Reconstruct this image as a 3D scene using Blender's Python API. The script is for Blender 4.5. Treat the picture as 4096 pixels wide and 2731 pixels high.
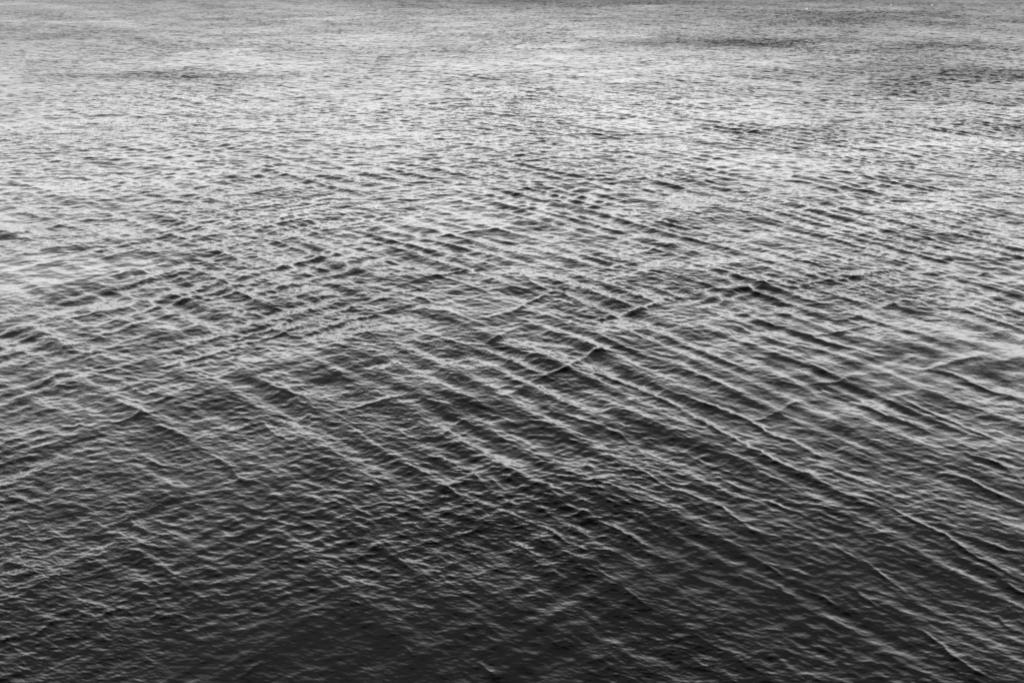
import bpy, bmesh, math
import numpy as np

for o in list(bpy.data.objects):
    bpy.data.objects.remove(o)
S = bpy.context.scene

# ------------------------------------------------------------------ camera
CAM_H = 12.0                      # metres above the water (a ship's rail or a pier)
FOCAL, SENSOR = 35.0, 36.0
PIX_W, PIX_H = 4096.0, 2731.0     # the photograph's own pixels
FPX = PIX_W * FOCAL / SENSOR
HORIZON = -220.0                  # row of the horizon, above the frame
PITCH = math.atan((PIX_H / 2 - HORIZON) / FPX)
cam = bpy.data.cameras.new('camera')
cam.lens = FOCAL; cam.sensor_width = SENSOR
cam.clip_start = 0.1; cam.clip_end = 20000
cam.dof.use_dof = True
cam.dof.focus_distance = 42.0
cam.dof.aperture_fstop = 0.7
camera = bpy.data.objects.new('camera', cam)
S.collection.objects.link(camera)
camera.location = (0, 0, CAM_H)
camera.rotation_euler = (math.pi / 2 - PITCH, 0, 0)
S.camera = camera

# ------------------------------------------------------------------ sky, sun, exposure
SUN_EL, SUN_AZ = math.radians(50), math.radians(160)     # azimuth from +Y, positive to the right
world = bpy.data.worlds.new('World'); S.world = world
world.use_nodes = True
nt = world.node_tree; N = nt.nodes; Lk = nt.links
bg = N['Background']
sky = N.new('ShaderNodeTexSky'); sky.sky_type = 'NISHITA'; sky.sun_disc = False
sky.sun_elevation = SUN_EL; sky.sun_rotation = SUN_AZ
sky.air_density = 1.0; sky.dust_density = 4.0; sky.ozone_density = 1.0
bw = N.new('ShaderNodeRGBToBW'); Lk.new(sky.outputs[0], bw.inputs[0])
# overcast: a cloud deck that is bright low down and darker overhead
tc = N.new('ShaderNodeTexCoord'); sp = N.new('ShaderNodeSeparateXYZ')
Lk.new(tc.outputs['Generated'], sp.inputs[0])
ramp = N.new('ShaderNodeValToRGB')
cr = ramp.color_ramp; cr.interpolation = 'EASE'
pts = [(0.0, 1.8), (0.08, 2.8), (0.17, 2.9), (0.27, 2.25), (0.38, 1.55), (0.5, 0.98), (0.61, 0.50), (0.75, 0.46), (0.87, 0.10), (1.0, 0.05)]
cr.elements[0].position, cr.elements[0].color = pts[0][0], (pts[0][1],) * 3 + (1,)
cr.elements[1].position, cr.elements[1].color = pts[-1][0], (pts[-1][1],) * 3 + (1,)
for p, v in pts[1:-1]:
    e = cr.elements.new(p); e.color = (v, v, v, 1)
Lk.new(sp.outputs['Z'], ramp.inputs[0])
cn = N.new('ShaderNodeTexNoise'); cn.inputs['Scale'].default_value = 1.6; cn.inputs['Detail'].default_value = 5
mp = N.new('ShaderNodeMapping'); mp.inputs['Scale'].default_value = (1, 1, 2.5)
Lk.new(tc.outputs['Generated'], mp.inputs[0]); Lk.new(mp.outputs[0], cn.inputs['Vector'])
cm = N.new('ShaderNodeMapRange'); cm.inputs[1].default_value = 0.3; cm.inputs[2].default_value = 0.7
cm.inputs[3].default_value = 0.76; cm.inputs[4].default_value = 1.2
Lk.new(cn.outputs[0], cm.inputs[0])
m0 = N.new('ShaderNodeMath'); m0.operation = 'MULTIPLY'; Lk.new(ramp.outputs[0], m0.inputs[0]); Lk.new(cm.outputs[0], m0.inputs[1])
# clouds veil most of the clear sky's own variation
mix = N.new('ShaderNodeMix'); mix.data_type = 'FLOAT'; mix.inputs[0].default_value = 0.85
Lk.new(bw.outputs[0], mix.inputs[2]); mix.inputs[3].default_value = 9.0
m1 = N.new('ShaderNodeMath'); m1.operation = 'MULTIPLY'; Lk.new(mix.outputs[0], m1.inputs[0]); Lk.new(m0.outputs[0], m1.inputs[1])
Lk.new(m1.outputs[0], bg.inputs['Color']); bg.inputs['Strength'].default_value = 0.1

sd = bpy.data.lights.new('sun', 'SUN'); sd.energy = 1.5; sd.angle = math.radians(40)
sun = bpy.data.objects.new('sun', sd); S.collection.objects.link(sun)
sun.rotation_euler = (math.pi / 2 - SUN_EL, 0, math.pi - SUN_AZ)   # high behind the camera, through cloud
S.view_settings.view_transform = 'Standard'; S.view_settings.look = 'None'
S.view_settings.gamma = 1; S.view_settings.exposure = 0.42
S.view_settings.use_curve_mapping = False
S.cycles.max_bounces = 4

# ------------------------------------------------------------------ helpers
def unproject(px, py):
    """point of the still water seen at a pixel of the photograph"""
    X = px - PIX_W / 2; Z = PIX_H / 2 - py
    dy = FPX * math.cos(PITCH) + Z * math.sin(PITCH)
    dz = -FPX * math.sin(PITCH) + Z * math.cos(PITCH)
    t = -CAM_H / dz
    return X * t, dy * t

def spectrum(L, n, lmin, lmax, lobes, seed, kpow, soft=0.35):
    """directional random sea on an n x n tile of L metres: height and horizontal (choppy) displacement"""
    rng = np.random.default_rng(seed)
    k1 = np.fft.fftfreq(n, L / n) * 2 * np.pi
    kx, ky = np.meshgrid(k1, k1)
    k = np.hypot(kx, ky); k[0, 0] = 1
    th = np.arctan2(ky, kx)
    lam = 2 * np.pi / k
    d = np.zeros_like(k)
    for a, p, w in lobes:
        d += w * np.abs(np.cos(th - math.radians(a))) ** p
    band = 1 / (1 + np.exp(-(np.log(lam) - np.log(lmin)) / (soft * .35))) / (1 + np.exp((np.log(lam) - np.log(lmax)) / (soft * .5)))
    A = band * d * k ** kpow
    A[0, 0] = 0
    Hk = A * (rng.normal(size=k.shape) + 1j * rng.normal(size=k.shape))
    h = np.fft.ifft2(Hk).real
    sx = np.fft.ifft2(1j * kx * Hk).real; sy = np.fft.ifft2(1j * ky * Hk).real
    dx = np.fft.ifft2(-1j * kx / k * Hk).real; dy = np.fft.ifft2(-1j * ky / k * Hk).real
    rms = math.sqrt((sx ** 2 + sy ** 2).mean())
    return [f.astype(np.float32) / np.float32(rms) for f in (h, dx, dy)]   # unit rms slope

def cubic(F, u, v):
    """periodic Catmull-Rom lookup of several fields at tile coordinates u, v (in cells)"""
    n = F[0].shape[0]
    iu = np.floor(u).astype(np.int32); iv = np.floor(v).astype(np.int32)
    fu = (u - iu).astype(np.float32); fv = (v - iv).astype(np.float32)
    def w(t):
        return (-.5*t + t*t - .5*t**3, 1 - 2.5*t*t + 1.5*t**3, .5*t + 2*t*t - 1.5*t**3, -.5*t*t + .5*t**3)
    wu, wv = w(fu), w(fv)
    out = [np.zeros_like(fu) for _ in F]
    for j in range(4):
        jj = ((iv + j - 1) % n) * n
        for i in range(4):
            idx = jj + (iu + i - 1) % n
            ww = wu[i] * wv[j]
            for q, f in enumerate(F):
                out[q] += ww * f.ravel()[idx]
    return out

def sample(tile, L, x, y, rot):
    c, s = math.cos(rot), math.sin(rot)
    n = tile[0].shape[0]
    h, dx, dy = cubic(tile, (c * x + s * y) / L * n, (-s * x + c * y) / L * n)
    return h, c * dx - s * dy, s * dx + c * dy

def smooth_noise(x, y, scale, seed, octaves=3):
    rng = np.random.default_rng(seed); out = 0; amp = 1; tot = 0
    for o in range(octaves):
        g = rng.normal(size=(64, 64)).astype(np.float32)
        u = x / scale + 31.7 * o; v = y / scale + 17.3 * o
        out = out + amp * cubic([g], u, v)[0]; tot += amp * amp
        amp *= .55; scale *= .47
    return out / math.sqrt(tot)

# ------------------------------------------------------------------ the water, one sheet to the horizon
rs = [0.0, 1.0, 2.2, 3.2, 4.0, 4.7, 5.3, 5.8, 6.2, 6.5, 6.7, 6.85]
r = 6.9
while r < 330:
    rs.append(r); r += min(0.75 * (r * r + CAM_H ** 2) / (CAM_H * 996), 0.055 + 0.0006 * r)
while r < 30000:
    rs.append(r); r *= 1.012 if r < 900 else 1.08
rs = np.array(rs)
core = np.linspace(-36.5, 36.5, 1800)
side = list(np.arange(36.6, 56, 0.11)) + [56.5, 57.5, 60, 64, 70, 78, 90, 105, 120, 135, 150, 165]
az = np.radians(np.concatenate([[-180], [-a for a in side[::-1]], core, side]))
nr, na = len(rs), len(az)
R, A = np.meshgrid(rs, az, indexing='ij')
x = (R * np.sin(A)).ravel(); y = (R * np.cos(A)).ravel()
print('water grid', nr, na, nr * na)

# gusts: rough cat's-paws and smooth slicks lying on the water, where the photograph shows them
rag = smooth_noise(x, y, 11.0, 77, 4)
gust = 0.13 * smooth_noise(x, y, 46.0, 5) + 0.25 * smooth_noise(x, y, 7.0, 8)
def blob(px, py, wpx, hpx, v, tilt=0.0):
    global gust
    x0, y0 = unproject(px, py); x1, _ = unproject(px + wpx, py)
    _, ya = unproject(px, py - hpx); _, yb = unproject(px, py + hpx)
    sx = abs(x1 - x0); sy = abs(ya - yb) / 2
    q = ((x - x0) / sx) ** 2 + ((y - y0 - tilt * (x - x0)) / sy) ** 2
    gust = gust + v * np.exp(-np.maximum(q * 1.2 + 0.35 * rag, 0))
for b in [(3000, 172, 560, 24, 1.5, 0), (3600, 185, 700, 22, 1.5, 0), (3900, 290, 600, 50, 1.7, 0), (3350, 300, 500, 30, .8, 0), (2700, 6, 1500, 14, .9, 0), (3700, 110, 800, 90, .5, 0), (3700, 340, 650, 70, .8, 0),
 (600, 305, 420, 22, 1.5, 0), (3500, 70, 800, 30, .8, 0), (3450, 540, 330, 36, .8, 0), (250, 150, 500, 12, .6, 0), (1150, 1230, 330, 90, .6, 0),
 (300, 1080, 420, 60, -1.0, 0), (1950, 1200, 300, 50, -.6, 0), (2300, 450, 800, 60, -.4, 0), (900, 450, 700, 60, -.3, 0), (3300, 900, 600, 100, -.4, 0),
 (3200, 2350, 1000, 300, -.7, 0), (1250, 2680, 900, 320, -1.1, 0), (350, 2050, 500, 250, .3, 0), (500, 90, 1500, 90, .35, 0)]:
    blob(*b)
gust = np.clip(gust, -1.2, 2.5).astype(np.float32)

z = np.zeros_like(x); ox = np.zeros_like(x); oy = np.zeros_like(x)
near = (R.ravel() < 1200)
xi, yi = x[near], y[near]
fade = 1.0 / (1.0 + (R.ravel()[near] / 700.0) ** 4)
g = gust[near]
LOBES = [(42, 14, 1.0), (130, 14, 0.85), (92, 3, 0.30)]
for (L, n, lmin, lmax, lobes, seed, kp, rot, slope, chop, gk, (r0, r1, f0, f1), gd) in [
   (131.0, 512, 2.6, 9.0, [(60, 2, 1.0), (120, 2, 1.0)], 10, -2.6, 0.0, 0.016, -1.0, 0.0, (10, 20, 1.0, 1.0), 0.3),
   (97.0, 1536, 1.0, 4.2, [(46, 12, 1.0), (128, 12, 0.7), (80, 3, 0.2)], 11, -2.15, 0.0, 0.032, -1.2, 0.4, (13, 34, 0.5, 1.0), 0.3),
   (41.0, 1280, 0.42, 1.5, [(74, 5, 1.0), (100, 5, 0.7)], 14, -2.0, 0.0, 0.064, -1.0, 0.2, (22, 70, 0.0, 1.0), 0.18),
   (17.0, 1280, 0.14, 0.60, [(46, 5, .9), (125, 5, .6), (84, 3, .5)], 12, -1.8, 0.0, 0.09, -1.0, 0.5, (12, 24, 0.75, 1.0), 0.3),
   (6.1, 1024, 0.04, 0.16, [(55, 4, .7), (115, 4, .5), (85, 6, 1.0)], 13, -1.4, 0.0, 0.17, -0.8, 0.5, (12, 24, 0.9, 1.0), 0.3)]:
    tile = spectrum(L, n, lmin, lmax, lobes, seed, kp)
    h, dx, dy = sample(tile, L, xi, yi, rot)
    grp = np.clip(1 + gd * smooth_noise(xi, yi, 12 * lmax ** .5, seed + 50, 2), 0.3, 1.9)   # waves come in groups
    u_ = np.clip((R.ravel()[near] - r0) / (r1 - r0), 0, 1); grp = grp * (f0 + (f1 - f0) * u_ * u_ * (3 - 2 * u_))
    a = slope * grp * fade * np.clip(1 + gk * g, 0.2, 2.2)
    z[near] += a * h; ox[near] += a * chop * dx; oy[near] += a * chop * dy
    del tile

# two trains of long-crested waves that fan out as they bend round the point the camera stands on, and cross each other
PIV, BEND = -4.0, -0.5
azp = np.arctan2(xi, yi - PIV); rp = np.hypot(xi, yi - PIV)
xs_, ys_ = rp * np.sin(azp * (1 + BEND)), rp * np.cos(azp * (1 + BEND)) + PIV
xs_ = xs_ + 0.16 * smooth_noise(xi, yi, 11.0, 91, 2); ys_ = ys_ + 0.16 * smooth_noise(xi, yi, 11.0, 92, 2)   # fronts wander
for (L, n, lmin, lmax, head, sharp, seed, slope, fn, ff) in [   # tile, cells, shortest, longest wave, crest heading at the middle, sharpness, seed, slope, near, far factor
   (83.0, 2048, 0.5, 2.0, -47.0, 300, 71, 0.070, 0.45, 0.6),
   (71.0, 2048, 0.5, 1.8, 40.0, 160, 72, 0.034, 0.5, 0.6)]:
    th_s = math.atan(math.tan(math.radians(head)) / (1 + BEND))     # crest heading in the unbent frame
    ns = th_s + math.pi / 2; nrl = math.radians(head) + math.pi / 2
    st = math.hypot(math.cos(nrl) / (1 + BEND), math.sin(nrl))      # how much shorter the waves are in that frame
    tile = spectrum(L, n, lmin / st, lmax / st, [(math.degrees(ns), sharp, 1.0)], seed, -2.0)
    h, dx, dy = sample(tile, L, xs_, ys_, 0.0)
    dd = dx * math.cos(ns) + dy * math.sin(ns)
    al = np.arctan((1 + BEND) * np.tan(th_s + azp * (1 + BEND))) - azp + math.pi / 2
    u_ = np.clip((R.ravel()[near] - 13) / 15, 0, 1); v_ = np.clip((R.ravel()[near] - 40) / 80, 0, 1)
    a = slope * st * fade * (fn + (1 - fn) * u_) * (1 + (ff - 1) * v_) * np.clip(1 + 0.5 * smooth_noise(xi, yi, 7.0, seed, 3), 0.35, 1.8) * np.clip(1 + 0.25 * g, 0.5, 1.3)
    z[near] += a * h; ox[near] += -1.3 * a * dd * np.cos(al); oy[near] += -1.3 * a * dd * np.sin(al)
    del tile

# the long crests that can be told apart in the photograph, each a ridge of water with its own place and height
TILE = {'TL': (0, 0), 'TC': (1365, 0), 'TR': (2731, 0), 'ML': (0, 910), 'C': (1365, 910), 'MR': (2731, 910),
        'BL': (0, 1820), 'BC': (1365, 1820), 'BR': (2731, 1820)}
CRESTS = '''
BR 1.0 560,0 740,90 900,140 1050,180
BR 1.1 1240,285 1480,400 1680,500 1800,555 1960,660 2120,755 2349,870
BR 1.1 1980,0 2160,60 2349,175
BR .9 1700,95 1830,140 2000,190 2140,275 2349,345
BR 1.0 150,120 260,150 370,215 520,290 700,355 850,420 960,490
BR 1.0 1040,630 1300,760 1420,850 1560,945
BR .9 0,240 200,340 320,410 460,500 540,550
BR .7 540,745 680,830
BR .7 540,850 690,915 860,1000
BR .6 740,900 980,975 1060,1050 1180,1110
BR 1.0 1580,1160 1680,1220 1850,1380 2000,1480 2200,1568
BR .7 2080,1060 2250,1160 2349,1220
BR .7 1150,900 1300,1000 1500,1100
BR .8 1850,520 2050,600 2349,700
BR .5 1000,1110 1060,1140 1200,1220
BR .5 1040,1260 1120,1330
BR .6 2180,870 2349,950
MR 1.1 0,1250 120,1320 250,1400 390,1470 560,1568
MR 1.1 0,1150 100,1210 230,1240 380,1290 500,1350 620,1430 760,1480 930,1550
MR 1.1 960,1110 1080,1160 1220,1220 1390,1285 1540,1340 1700,1400
MR 1.0 1340,1130 1500,1170 1600,1225 1770,1300 2000,1400 2200,1490 2349,1530
MR .8 660,1050 820,1110
MR .9 340,650 430,700 560,740 700,800 850,830
MR .9 380,560 540,650 700,700 840,730 1000,800 1200,850 1400,900
MR 1.0 1680,980 1850,1020 2000,1080 2150,1140 2349,1195
MR 1.1 1370,100 1560,145 1700,170 1850,220 2000,255 2200,290
MR 1.0 1750,330 1900,400 2100,450 2349,530
MR .7 850,940 1000,1010 1150,1030
MR .6 550,270 750,300 900,340
MR .9 0,480 160,435 270,425 430,425 560,380 650,370
MR .9 700,425 850,390 980,375 1100,370 1250,330 1450,295 1600,270
MR 1.0 1130,625 1250,590 1350,550 1480,510 1620,490
MR .8 800,760 950,740 1100,715 1230,690 1380,650
MR .9 850,1100 1000,1070 1150,1040 1240,1010
MR .8 480,1320 600,1290 720,1240 800,1205
MR .8 1950,350 2100,325 2300,305
MR .7 1600,980 1750,960 1900,930 2100,890
MR .7 1480,935 1640,875
MR .7 2050,250 2200,220 2349,190
MR .6 600,590 750,580 850,560
MR .5 1640,745 1850,700
C 1.1 350,420 470,460 600,500 740,545 860,600 960,660
C 1.1 1180,310 1330,370 1440,430 1540,450 1640,500 1740,560 1860,600
C .8 400,680 560,720 680,760 800,800 900,860
C .7 700,900 780,950 900,990
C .7 740,1010 830,1080 900,1100
C .7 1350,1070 1410,1110
C 1.0 1340,1195 1480,1270 1600,1310 1750,1350 1900,1430 2000,1490 2100,1560
C 1.0 1650,950 1850,1040 2000,1080 2150,1150 2349,1250
C .9 1800,1230 1950,1300 2080,1370
C .7 800,1380 900,1440 980,1480
C .7 380,1370 460,1430 560,1460
C .6 0,1350 120,1400
C .5 0,700 100,680 300,640
C 1.1 1050,610 1100,590 1200,560 1300,500 1440,440
C .8 970,795 1080,740 1190,690
C 1.0 1320,1060 1450,1000 1560,950 1650,910 1760,860 1900,820
C .7 1080,1170 1200,1130 1320,1070
C .8 600,1480 720,1420 790,1360 880,1310
C .5 900,1490 1030,1460 1100,1430
C .9 0,1270 120,1240 280,1190 420,1150
C 1.0 1750,640 1850,600 2000,580 2120,540 2200,510 2349,470
C .9 580,355 700,330 870,295
C 1.0 730,60 900,30 1080,10
C .9 2000,180 2150,150 2330,110
ML .7 0,740 200,700 400,640 600,590 700,560
ML 1.2 790,325 900,295 960,295 1010,320
ML .9 1000,370 1100,330 1170,300
ML 1.0 1170,300 1280,370 1380,410
ML .8 1200,480 1330,445 1400,420
ML .5 1100,740 1250,710 1400,680
ML .8 1500,790 1650,760 1760,720 1900,680 2000,610
ML 1.0 1130,960 1300,910 1450,880 1560,850 1750,790 1900,740 2000,700 2150,670 2230,640
ML .8 850,1110 950,1090 1040,1050
ML .7 100,1120 250,1080 430,1010 500,990
ML .8 1040,1210 1120,1190 1200,1170
ML .8 780,1360 900,1310 960,1270
ML .6 480,1390 560,1350
ML .6 1330,1470 1500,1400
ML .7 2050,1330 2200,1270
ML .6 2100,1000 2280,940
ML .6 160,960 250,920
ML .9 130,840 230,870 310,910
ML .8 620,1000 800,1050 950,1130 1040,1210
ML .9 1660,1290 1800,1350 1900,1420 2000,1470
ML .8 1850,1080 2000,1130 2150,1190
ML .9 1900,200 2150,250 2349,340
ML .6 2100,540 2200,590
ML .6 1640,440 1750,500
ML .7 1100,1370 1250,1430 1340,1470
BL .9 940,0 1060,50 1180,80 1290,110
BL .6 150,290 230,330 300,360
BL .8 740,290 830,400 900,460 1000,520 1100,570
BL .7 920,570 1010,610 1110,640
BL .7 960,660 1050,720 1110,780
BL .7 920,880 1000,900 1070,935
BL .9 1450,0 1600,90 1700,190
BL .7 1800,240 1920,290
BL .6 850,1075 940,1110
BL .6 1000,1075 1130,1120
BL .7 100,740 180,770 290,850
BL .9 210,1255 300,1215 400,1140
BL .7 0,1300 90,1260
BL .6 700,1110 810,1070
BL .6 1600,1568 1800,1430
BL .5 690,700 800,640
BC 1.0 680,0 780,40 860,110 950,160
BC 1.0 680,385 770,405 840,450 930,500
BC 1.1 1080,375 1180,430 1260,450 1330,490 1430,510 1480,570 1600,620 1700,660
BC .8 1330,340 1400,400 1470,450
BC .8 960,560 1030,600 1120,640
BC .9 1780,470 1900,510 2000,560 2100,610
BC .8 0,300 60,320 130,390 200,430
BC .8 340,325 450,340 570,400
BC .6 410,590 480,620
BC .7 960,715 1060,770 1130,805
BC .8 620,815 690,830 770,890
BC .6 1680,730 1860,830 2000,960 2150,1050
BC 1.0 2050,130 2200,190 2349,260
BC .7 1280,205 1430,235 1480,265
BC .7 430,1310 500,1390
BC .7 970,1420 1060,1520
BC .6 1600,40 1700,80 1730,110
BC .7 980,140 1060,185 1200,235
BC .8 40,110 130,180 260,250
BC .7 1060,360 1200,310 1350,290
BC .7 1500,440 1640,400 1740,380
TR .9 230,850 330,835 420,830
TR 1.0 640,880 760,885 850,890 940,920
TR 1.0 720,1220 800,1205 860,1215
TR 1.1 1000,1275 1130,1285 1250,1315 1400,1330 1560,1370
TR .8 1480,740 1560,730 1700,760 1810,770
TR .8 700,515 850,515 970,520
TC .9 500,1060 620,1035 730,1020 870,1020
TC 1.0 1450,1170 1540,1160 1650,1170 1720,1190
TC 1.0 1650,1270 1760,1255 1840,1235
TC .9 1560,850 1640,848 1710,850
TC .9 1100,1520 1200,1500 1300,1520
TL .9 1100,1350 1200,1340
TL .8 310,1160 400,1150 560,1125 760,1105
TL .8 1230,1330 1350,1290 1450,1280
'''
Rg = R; rng = np.random.default_rng(3)
for line in CRESTS.strip().splitlines():
    p = line.split(); k = float(p[1]); tx, ty = TILE[p[0]]
    k *= .6 if p[0][0] == 'T' else 1
    P = np.array([unproject(tx + float(a.split(',')[0]) * .5804, ty + float(a.split(',')[1]) * .5804) for a in p[2:]])
    # resample to a smooth curve
    t = np.arange(len(P)); tt = np.linspace(0, len(P) - 1, (len(P) - 1) * 4 + 1)
    Q = np.stack([np.interp(tt, t, P[:, 0]), np.interp(tt, t, P[:, 1])], 1)
    for _ in range(3):
        Q[1:-1] = (Q[:-2] + 2 * Q[1:-1] + Q[2:]) / 4
    seg = np.hypot(*np.diff(Q, axis=0).T); cum = np.concatenate([[0], np.cumsum(seg)]); tot = cum[-1]
    wid = 0.08 * (0.8 + 0.4 * rng.random()) * (min(np.hypot(*Q.mean(0)), 42) / 15)
    amp = 0.034 * k * wid / 0.08
    pad = 4.5 * wid
    rq = np.hypot(Q[:, 0], Q[:, 1]); aq = np.arctan2(Q[:, 0], Q[:, 1])
    i0, i1 = np.searchsorted(rs, [rq.min() - pad, rq.max() + pad])
    da = pad / rq.min()
    j0, j1 = np.searchsorted(az, [aq.min() - da, aq.max() + da])
    sl = (slice(i0, i1), slice(j0, j1))
    X = Rg[sl] * np.sin(A[sl]); Y = Rg[sl] * np.cos(A[sl])
    X = X + 0.45 * wid * smooth_noise(X, Y, 5 * wid, 31 + len(P), 3); Y = Y + 0.45 * wid * smooth_noise(X, Y, 5 * wid, 47 + len(P), 3)
    best = np.full(X.shape, 1e9); s_at = np.zeros(X.shape)
    for q in range(len(Q) - 1):
        a, b = Q[q], Q[q + 1]; e = b - a; l2 = (e ** 2).sum()
        u = np.clip(((X - a[0]) * e[0] + (Y - a[1]) * e[1]) / l2, 0, 1)
        d = np.hypot(X - a[0] - u * e[0], Y - a[1] - u * e[1])
        m = d < best
        best[m] = d[m]; s_at[m] = (cum[q] + u * seg[q])[m]
    env = np.clip(s_at / tot, 0, 1); env = np.sin(np.pi * (0.08 + 0.84 * env)) ** 0.7
    ph = rng.random(3) * 6.28
    env = env * (1 + 0.25 * np.sin(s_at / (2.1 * wid) + ph[0]) + 0.15 * np.sin(s_at / (0.9 * wid) + ph[1]))
    prof = np.exp(-np.sqrt((best / wid) ** 2 + 0.03)) - 0.28 * np.exp(-(best / (2.4 * wid)) ** 2)
    Z2 = z.reshape(nr, na); Z2[sl] += amp * env * prof

# close the sheet in the middle and finish
x2, y2 = x + ox, y + oy
co = np.stack([x2, y2, z], 1).astype(np.float32)
idx = np.arange(nr * na, dtype=np.int32).reshape(nr, na)
nxt = np.roll(idx, -1, axis=1)
faces = np.stack([idx[:-1], nxt[:-1], nxt[1:], idx[1:]], -1).reshape(-1, 4)[:, ::-1]
me = bpy.data.meshes.new('water')
me.vertices.add(len(co)); me.vertices.foreach_set('co', co.ravel())
me.loops.add(faces.size); me.loops.foreach_set('vertex_index', faces.ravel())
me.polygons.add(len(faces))
me.polygons.foreach_set('loop_start', np.arange(0, faces.size, 4, dtype=np.int32))
me.polygons.foreach_set('loop_total', np.full(len(faces), 4, dtype=np.int32))
me.update()
me.polygons.foreach_set('use_smooth', np.ones(len(faces), dtype=bool))
at = me.attributes.new('gust', 'FLOAT', 'POINT'); at.data.foreach_set('value', gust)
gap = np.gradient(rs); t_ = 1 - np.exp(-(gap / .13) ** 1.5); t_[rs < 6] = 1
at = me.attributes.new('fine', 'FLOAT', 'POINT')       # the ripples too short for the mesh out there, left to the shader
at.data.foreach_set('value', np.repeat(t_, na).astype(np.float32))
water = bpy.data.objects.new('water', me); S.collection.objects.link(water)
water['kind'] = 'structure'

mat = bpy.data.materials.new('sea_water'); mat.use_nodes = True
nt = mat.node_tree; N = nt.nodes; Lk = nt.links
b = N['Principled BSDF']
b.inputs['Base Color'].default_value = (0.001, 0.001, 0.001, 1)
b.inputs['IOR'].default_value = 1.333
b.inputs['Roughness'].default_value = 0.05
geo = N.new('ShaderNodeNewGeometry')
att = N.new('ShaderNodeAttribute'); att.attribute_name = 'gust'
def vmath(op, a, bb):
    m = N.new('ShaderNodeVectorMath'); m.operation = op
    for i, s in enumerate((a, bb)):
        if hasattr(s, 'links'): Lk.new(s, m.inputs[i])
        elif s is not None: m.inputs[i].default_value = s
    return m.outputs[0]
def fmath(op, a, bb):
    m = N.new('ShaderNodeMath'); m.operation = op
    for i, s in enumerate((a, bb)):
        if hasattr(s, 'links'): Lk.new(s, m.inputs[i])
        else: m.inputs[i].default_value = s
    return m.outputs[0]
total = None
att2 = N.new('ShaderNodeAttribute'); att2.attribute_name = 'fine'
for scale, amp, gk, det, stretch, far in [(12.0, 0.13, 0.6, 3, 0.4, 0), (4.0, 1.1, 0.45, 3, 0.45, 1), (1.3, 1.0, 0.45, 2, 0.45, 1)]:
    mpn = N.new('ShaderNodeMapping'); mpn.inputs['Scale'].default_value = (stretch, 1, 1)
    mpn.inputs['Rotation'].default_value = (0, 0, 0.12)
    Lk.new(geo.outputs['Position'], mpn.inputs[0])
    nz = N.new('ShaderNodeTexNoise'); nz.inputs['Scale'].default_value = scale
    nz.inputs['Detail'].default_value = det; nz.inputs['Roughness'].default_value = 0.55
    Lk.new(mpn.outputs[0], nz.inputs['Vector'])
    v = vmath('SUBTRACT', nz.outputs['Color'], (.5, .5, .5))
    v = vmath('MULTIPLY', v, (0.7, 1.0, 0.0))
    gg = fmath('MAXIMUM', fmath('MULTIPLY_ADD', att.outputs['Fac'], gk), 0.15)
    gg.node.inputs[0].links[0].from_node.inputs[2].default_value = 1.0
    if far: gg = fmath('MULTIPLY', gg, att2.outputs['Fac'])
    if far > 1: gg = fmath('MULTIPLY', gg, att2.outputs['Fac'])
    s = N.new('ShaderNodeVectorMath'); s.operation = 'SCALE'
    Lk.new(v, s.inputs[0]); Lk.new(fmath('MULTIPLY', gg, amp), s.inputs['Scale'])
    total = s.outputs[0] if total is None else vmath('ADD', total, s.outputs[0])
nrm = vmath('NORMALIZE', vmath('ADD', geo.outputs['Normal'], total), None)
Lk.new(nrm, b.inputs['Normal'])
ro = fmath('MULTIPLY', att2.outputs['Fac'], fmath('MULTIPLY_ADD', att.outputs['Fac'], 0.09))
ro.node.inputs[1].links[0].from_node.inputs[2].default_value = 0.43
Lk.new(fmath('ADD', ro, 0.05), b.inputs['Roughness'])
me.materials.append(mat)

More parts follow.
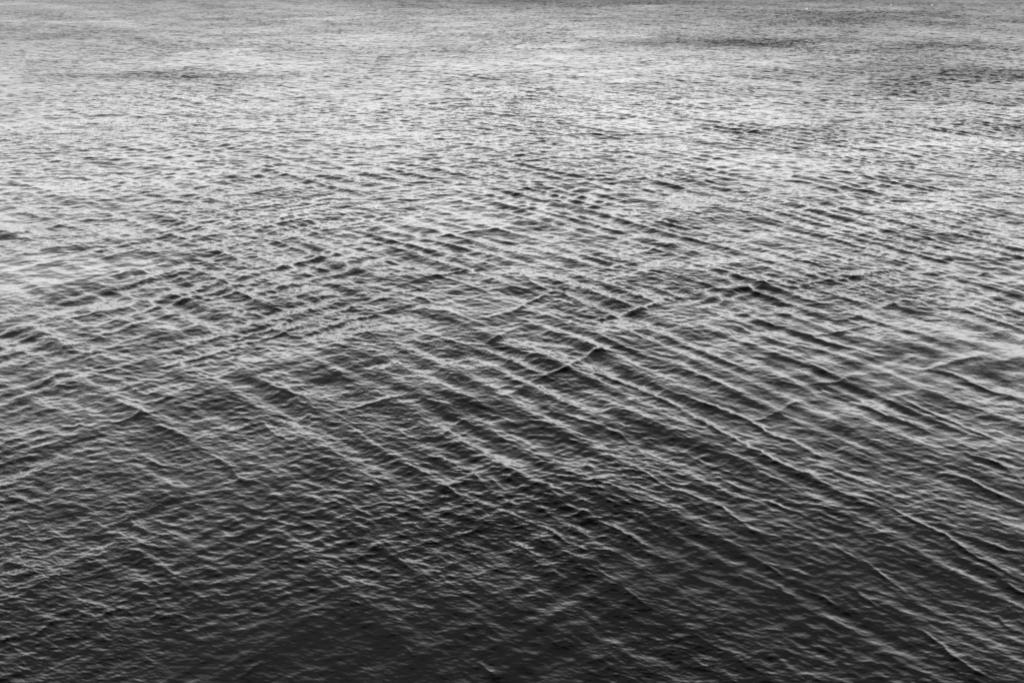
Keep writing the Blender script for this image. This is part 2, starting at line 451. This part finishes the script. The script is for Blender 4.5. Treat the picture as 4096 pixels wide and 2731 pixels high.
# ------------------------------------------------------------------ three small floats far out
def paint(name, v, rough):
    m = bpy.data.materials.new(name); m.use_nodes = True
    q = m.node_tree.nodes['Principled BSDF']; q.inputs['Roughness'].default_value = rough
    n = m.node_tree.nodes.new('ShaderNodeTexNoise'); n.inputs['Scale'].default_value = 14
    rr = m.node_tree.nodes.new('ShaderNodeMapRange')
    rr.inputs[3].default_value = v * .88; rr.inputs[4].default_value = min(v * 1.06, .95)
    m.node_tree.links.new(n.outputs[0], rr.inputs[0]); m.node_tree.links.new(rr.outputs[0], q.inputs['Base Color'])
    return m
WHITE = paint('white_float', .88, .35); ROPE = paint('wet_rope', .12, .8)
def lathe(name, prof, m, parent, seg=28):
    bm = bmesh.new(); rings = []
    for rr, zz in prof:
        rings.append([bm.verts.new((rr * math.cos(2*math.pi*i/seg), rr * math.sin(2*math.pi*i/seg), zz)) for i in range(seg)])
    for a, c in zip(rings, rings[1:]):
        for i in range(seg):
            bm.faces.new((a[i], a[(i+1) % seg], c[(i+1) % seg], c[i]))
    bm.faces.new(rings[0][::-1]); bm.faces.new(rings[-1])
    mm = bpy.data.meshes.new(name); bm.to_mesh(mm); bm.free()
    for p in mm.polygons: p.use_smooth = True
    mm.materials.append(m)
    o = bpy.data.objects.new(name, mm); S.collection.objects.link(o); o.parent = parent
    return o
def water_height(px, py):
    i = np.argmin((co[:, 0] - px) ** 2 + (co[:, 1] - py) ** 2)
    return float(co[i, 2])
for (px, py, rad, label, tilt) in [
        (3226, 38.5, .175, 'largest white round buoy, nearest and leftmost of the three far out at upper right', (.12, .2)),
        (3564.5, 22, .11, 'faintest and smallest white buoy, floating between the two brighter ones', (-.2, .1)),
        (3727, 23, .15, 'bright white buoy farthest right, floating near the top of the water', (.1, -.25))]:
    bx, by = unproject(px, py)
    root = bpy.data.objects.new('buoy', None); S.collection.objects.link(root)
    root['label'] = label; root['category'] = 'buoy'; root['group'] = 'small white buoys far out on the water'
    bz = water_height(bx, by)
    root.location = (bx, by, bz + rad * .35); root.rotation_euler = (tilt[0], tilt[1], 0)
    ball = [(rad * math.cos(a) + .0, rad * math.sin(a)) for a in np.radians(np.linspace(-84, 70, 15))]
    lathe('float_ball', ball, WHITE, root)
    lathe('neck', [(rad * .34, rad * .93), (rad * .30, rad * 1.12), (rad * .36, rad * 1.18), (rad * .34, rad * 1.3), (rad * .1, rad * 1.34)], WHITE, root, 16)
    bm = bmesh.new(); R0, r0 = rad * .17, rad * .045; rg = []
    for i in range(16):
        a = 2 * math.pi * i / 16
        rg.append([bm.verts.new(((R0 + r0 * math.cos(c)) * math.cos(a), r0 * math.sin(c), rad * 1.42 + (R0 + r0 * math.cos(c)) * math.sin(a))) for c in np.linspace(0, 2*math.pi, 7)[:-1]])
    for i in range(16):
        for j in range(6):
            bm.faces.new((rg[i][j], rg[i][(j+1) % 6], rg[(i+1) % 16][(j+1) % 6], rg[(i+1) % 16][j]))
    mm = bpy.data.meshes.new('rope_eye'); bm.to_mesh(mm); bm.free(); mm.materials.append(ROPE)
    o = bpy.data.objects.new('rope_eye', mm); S.collection.objects.link(o); o.parent = root
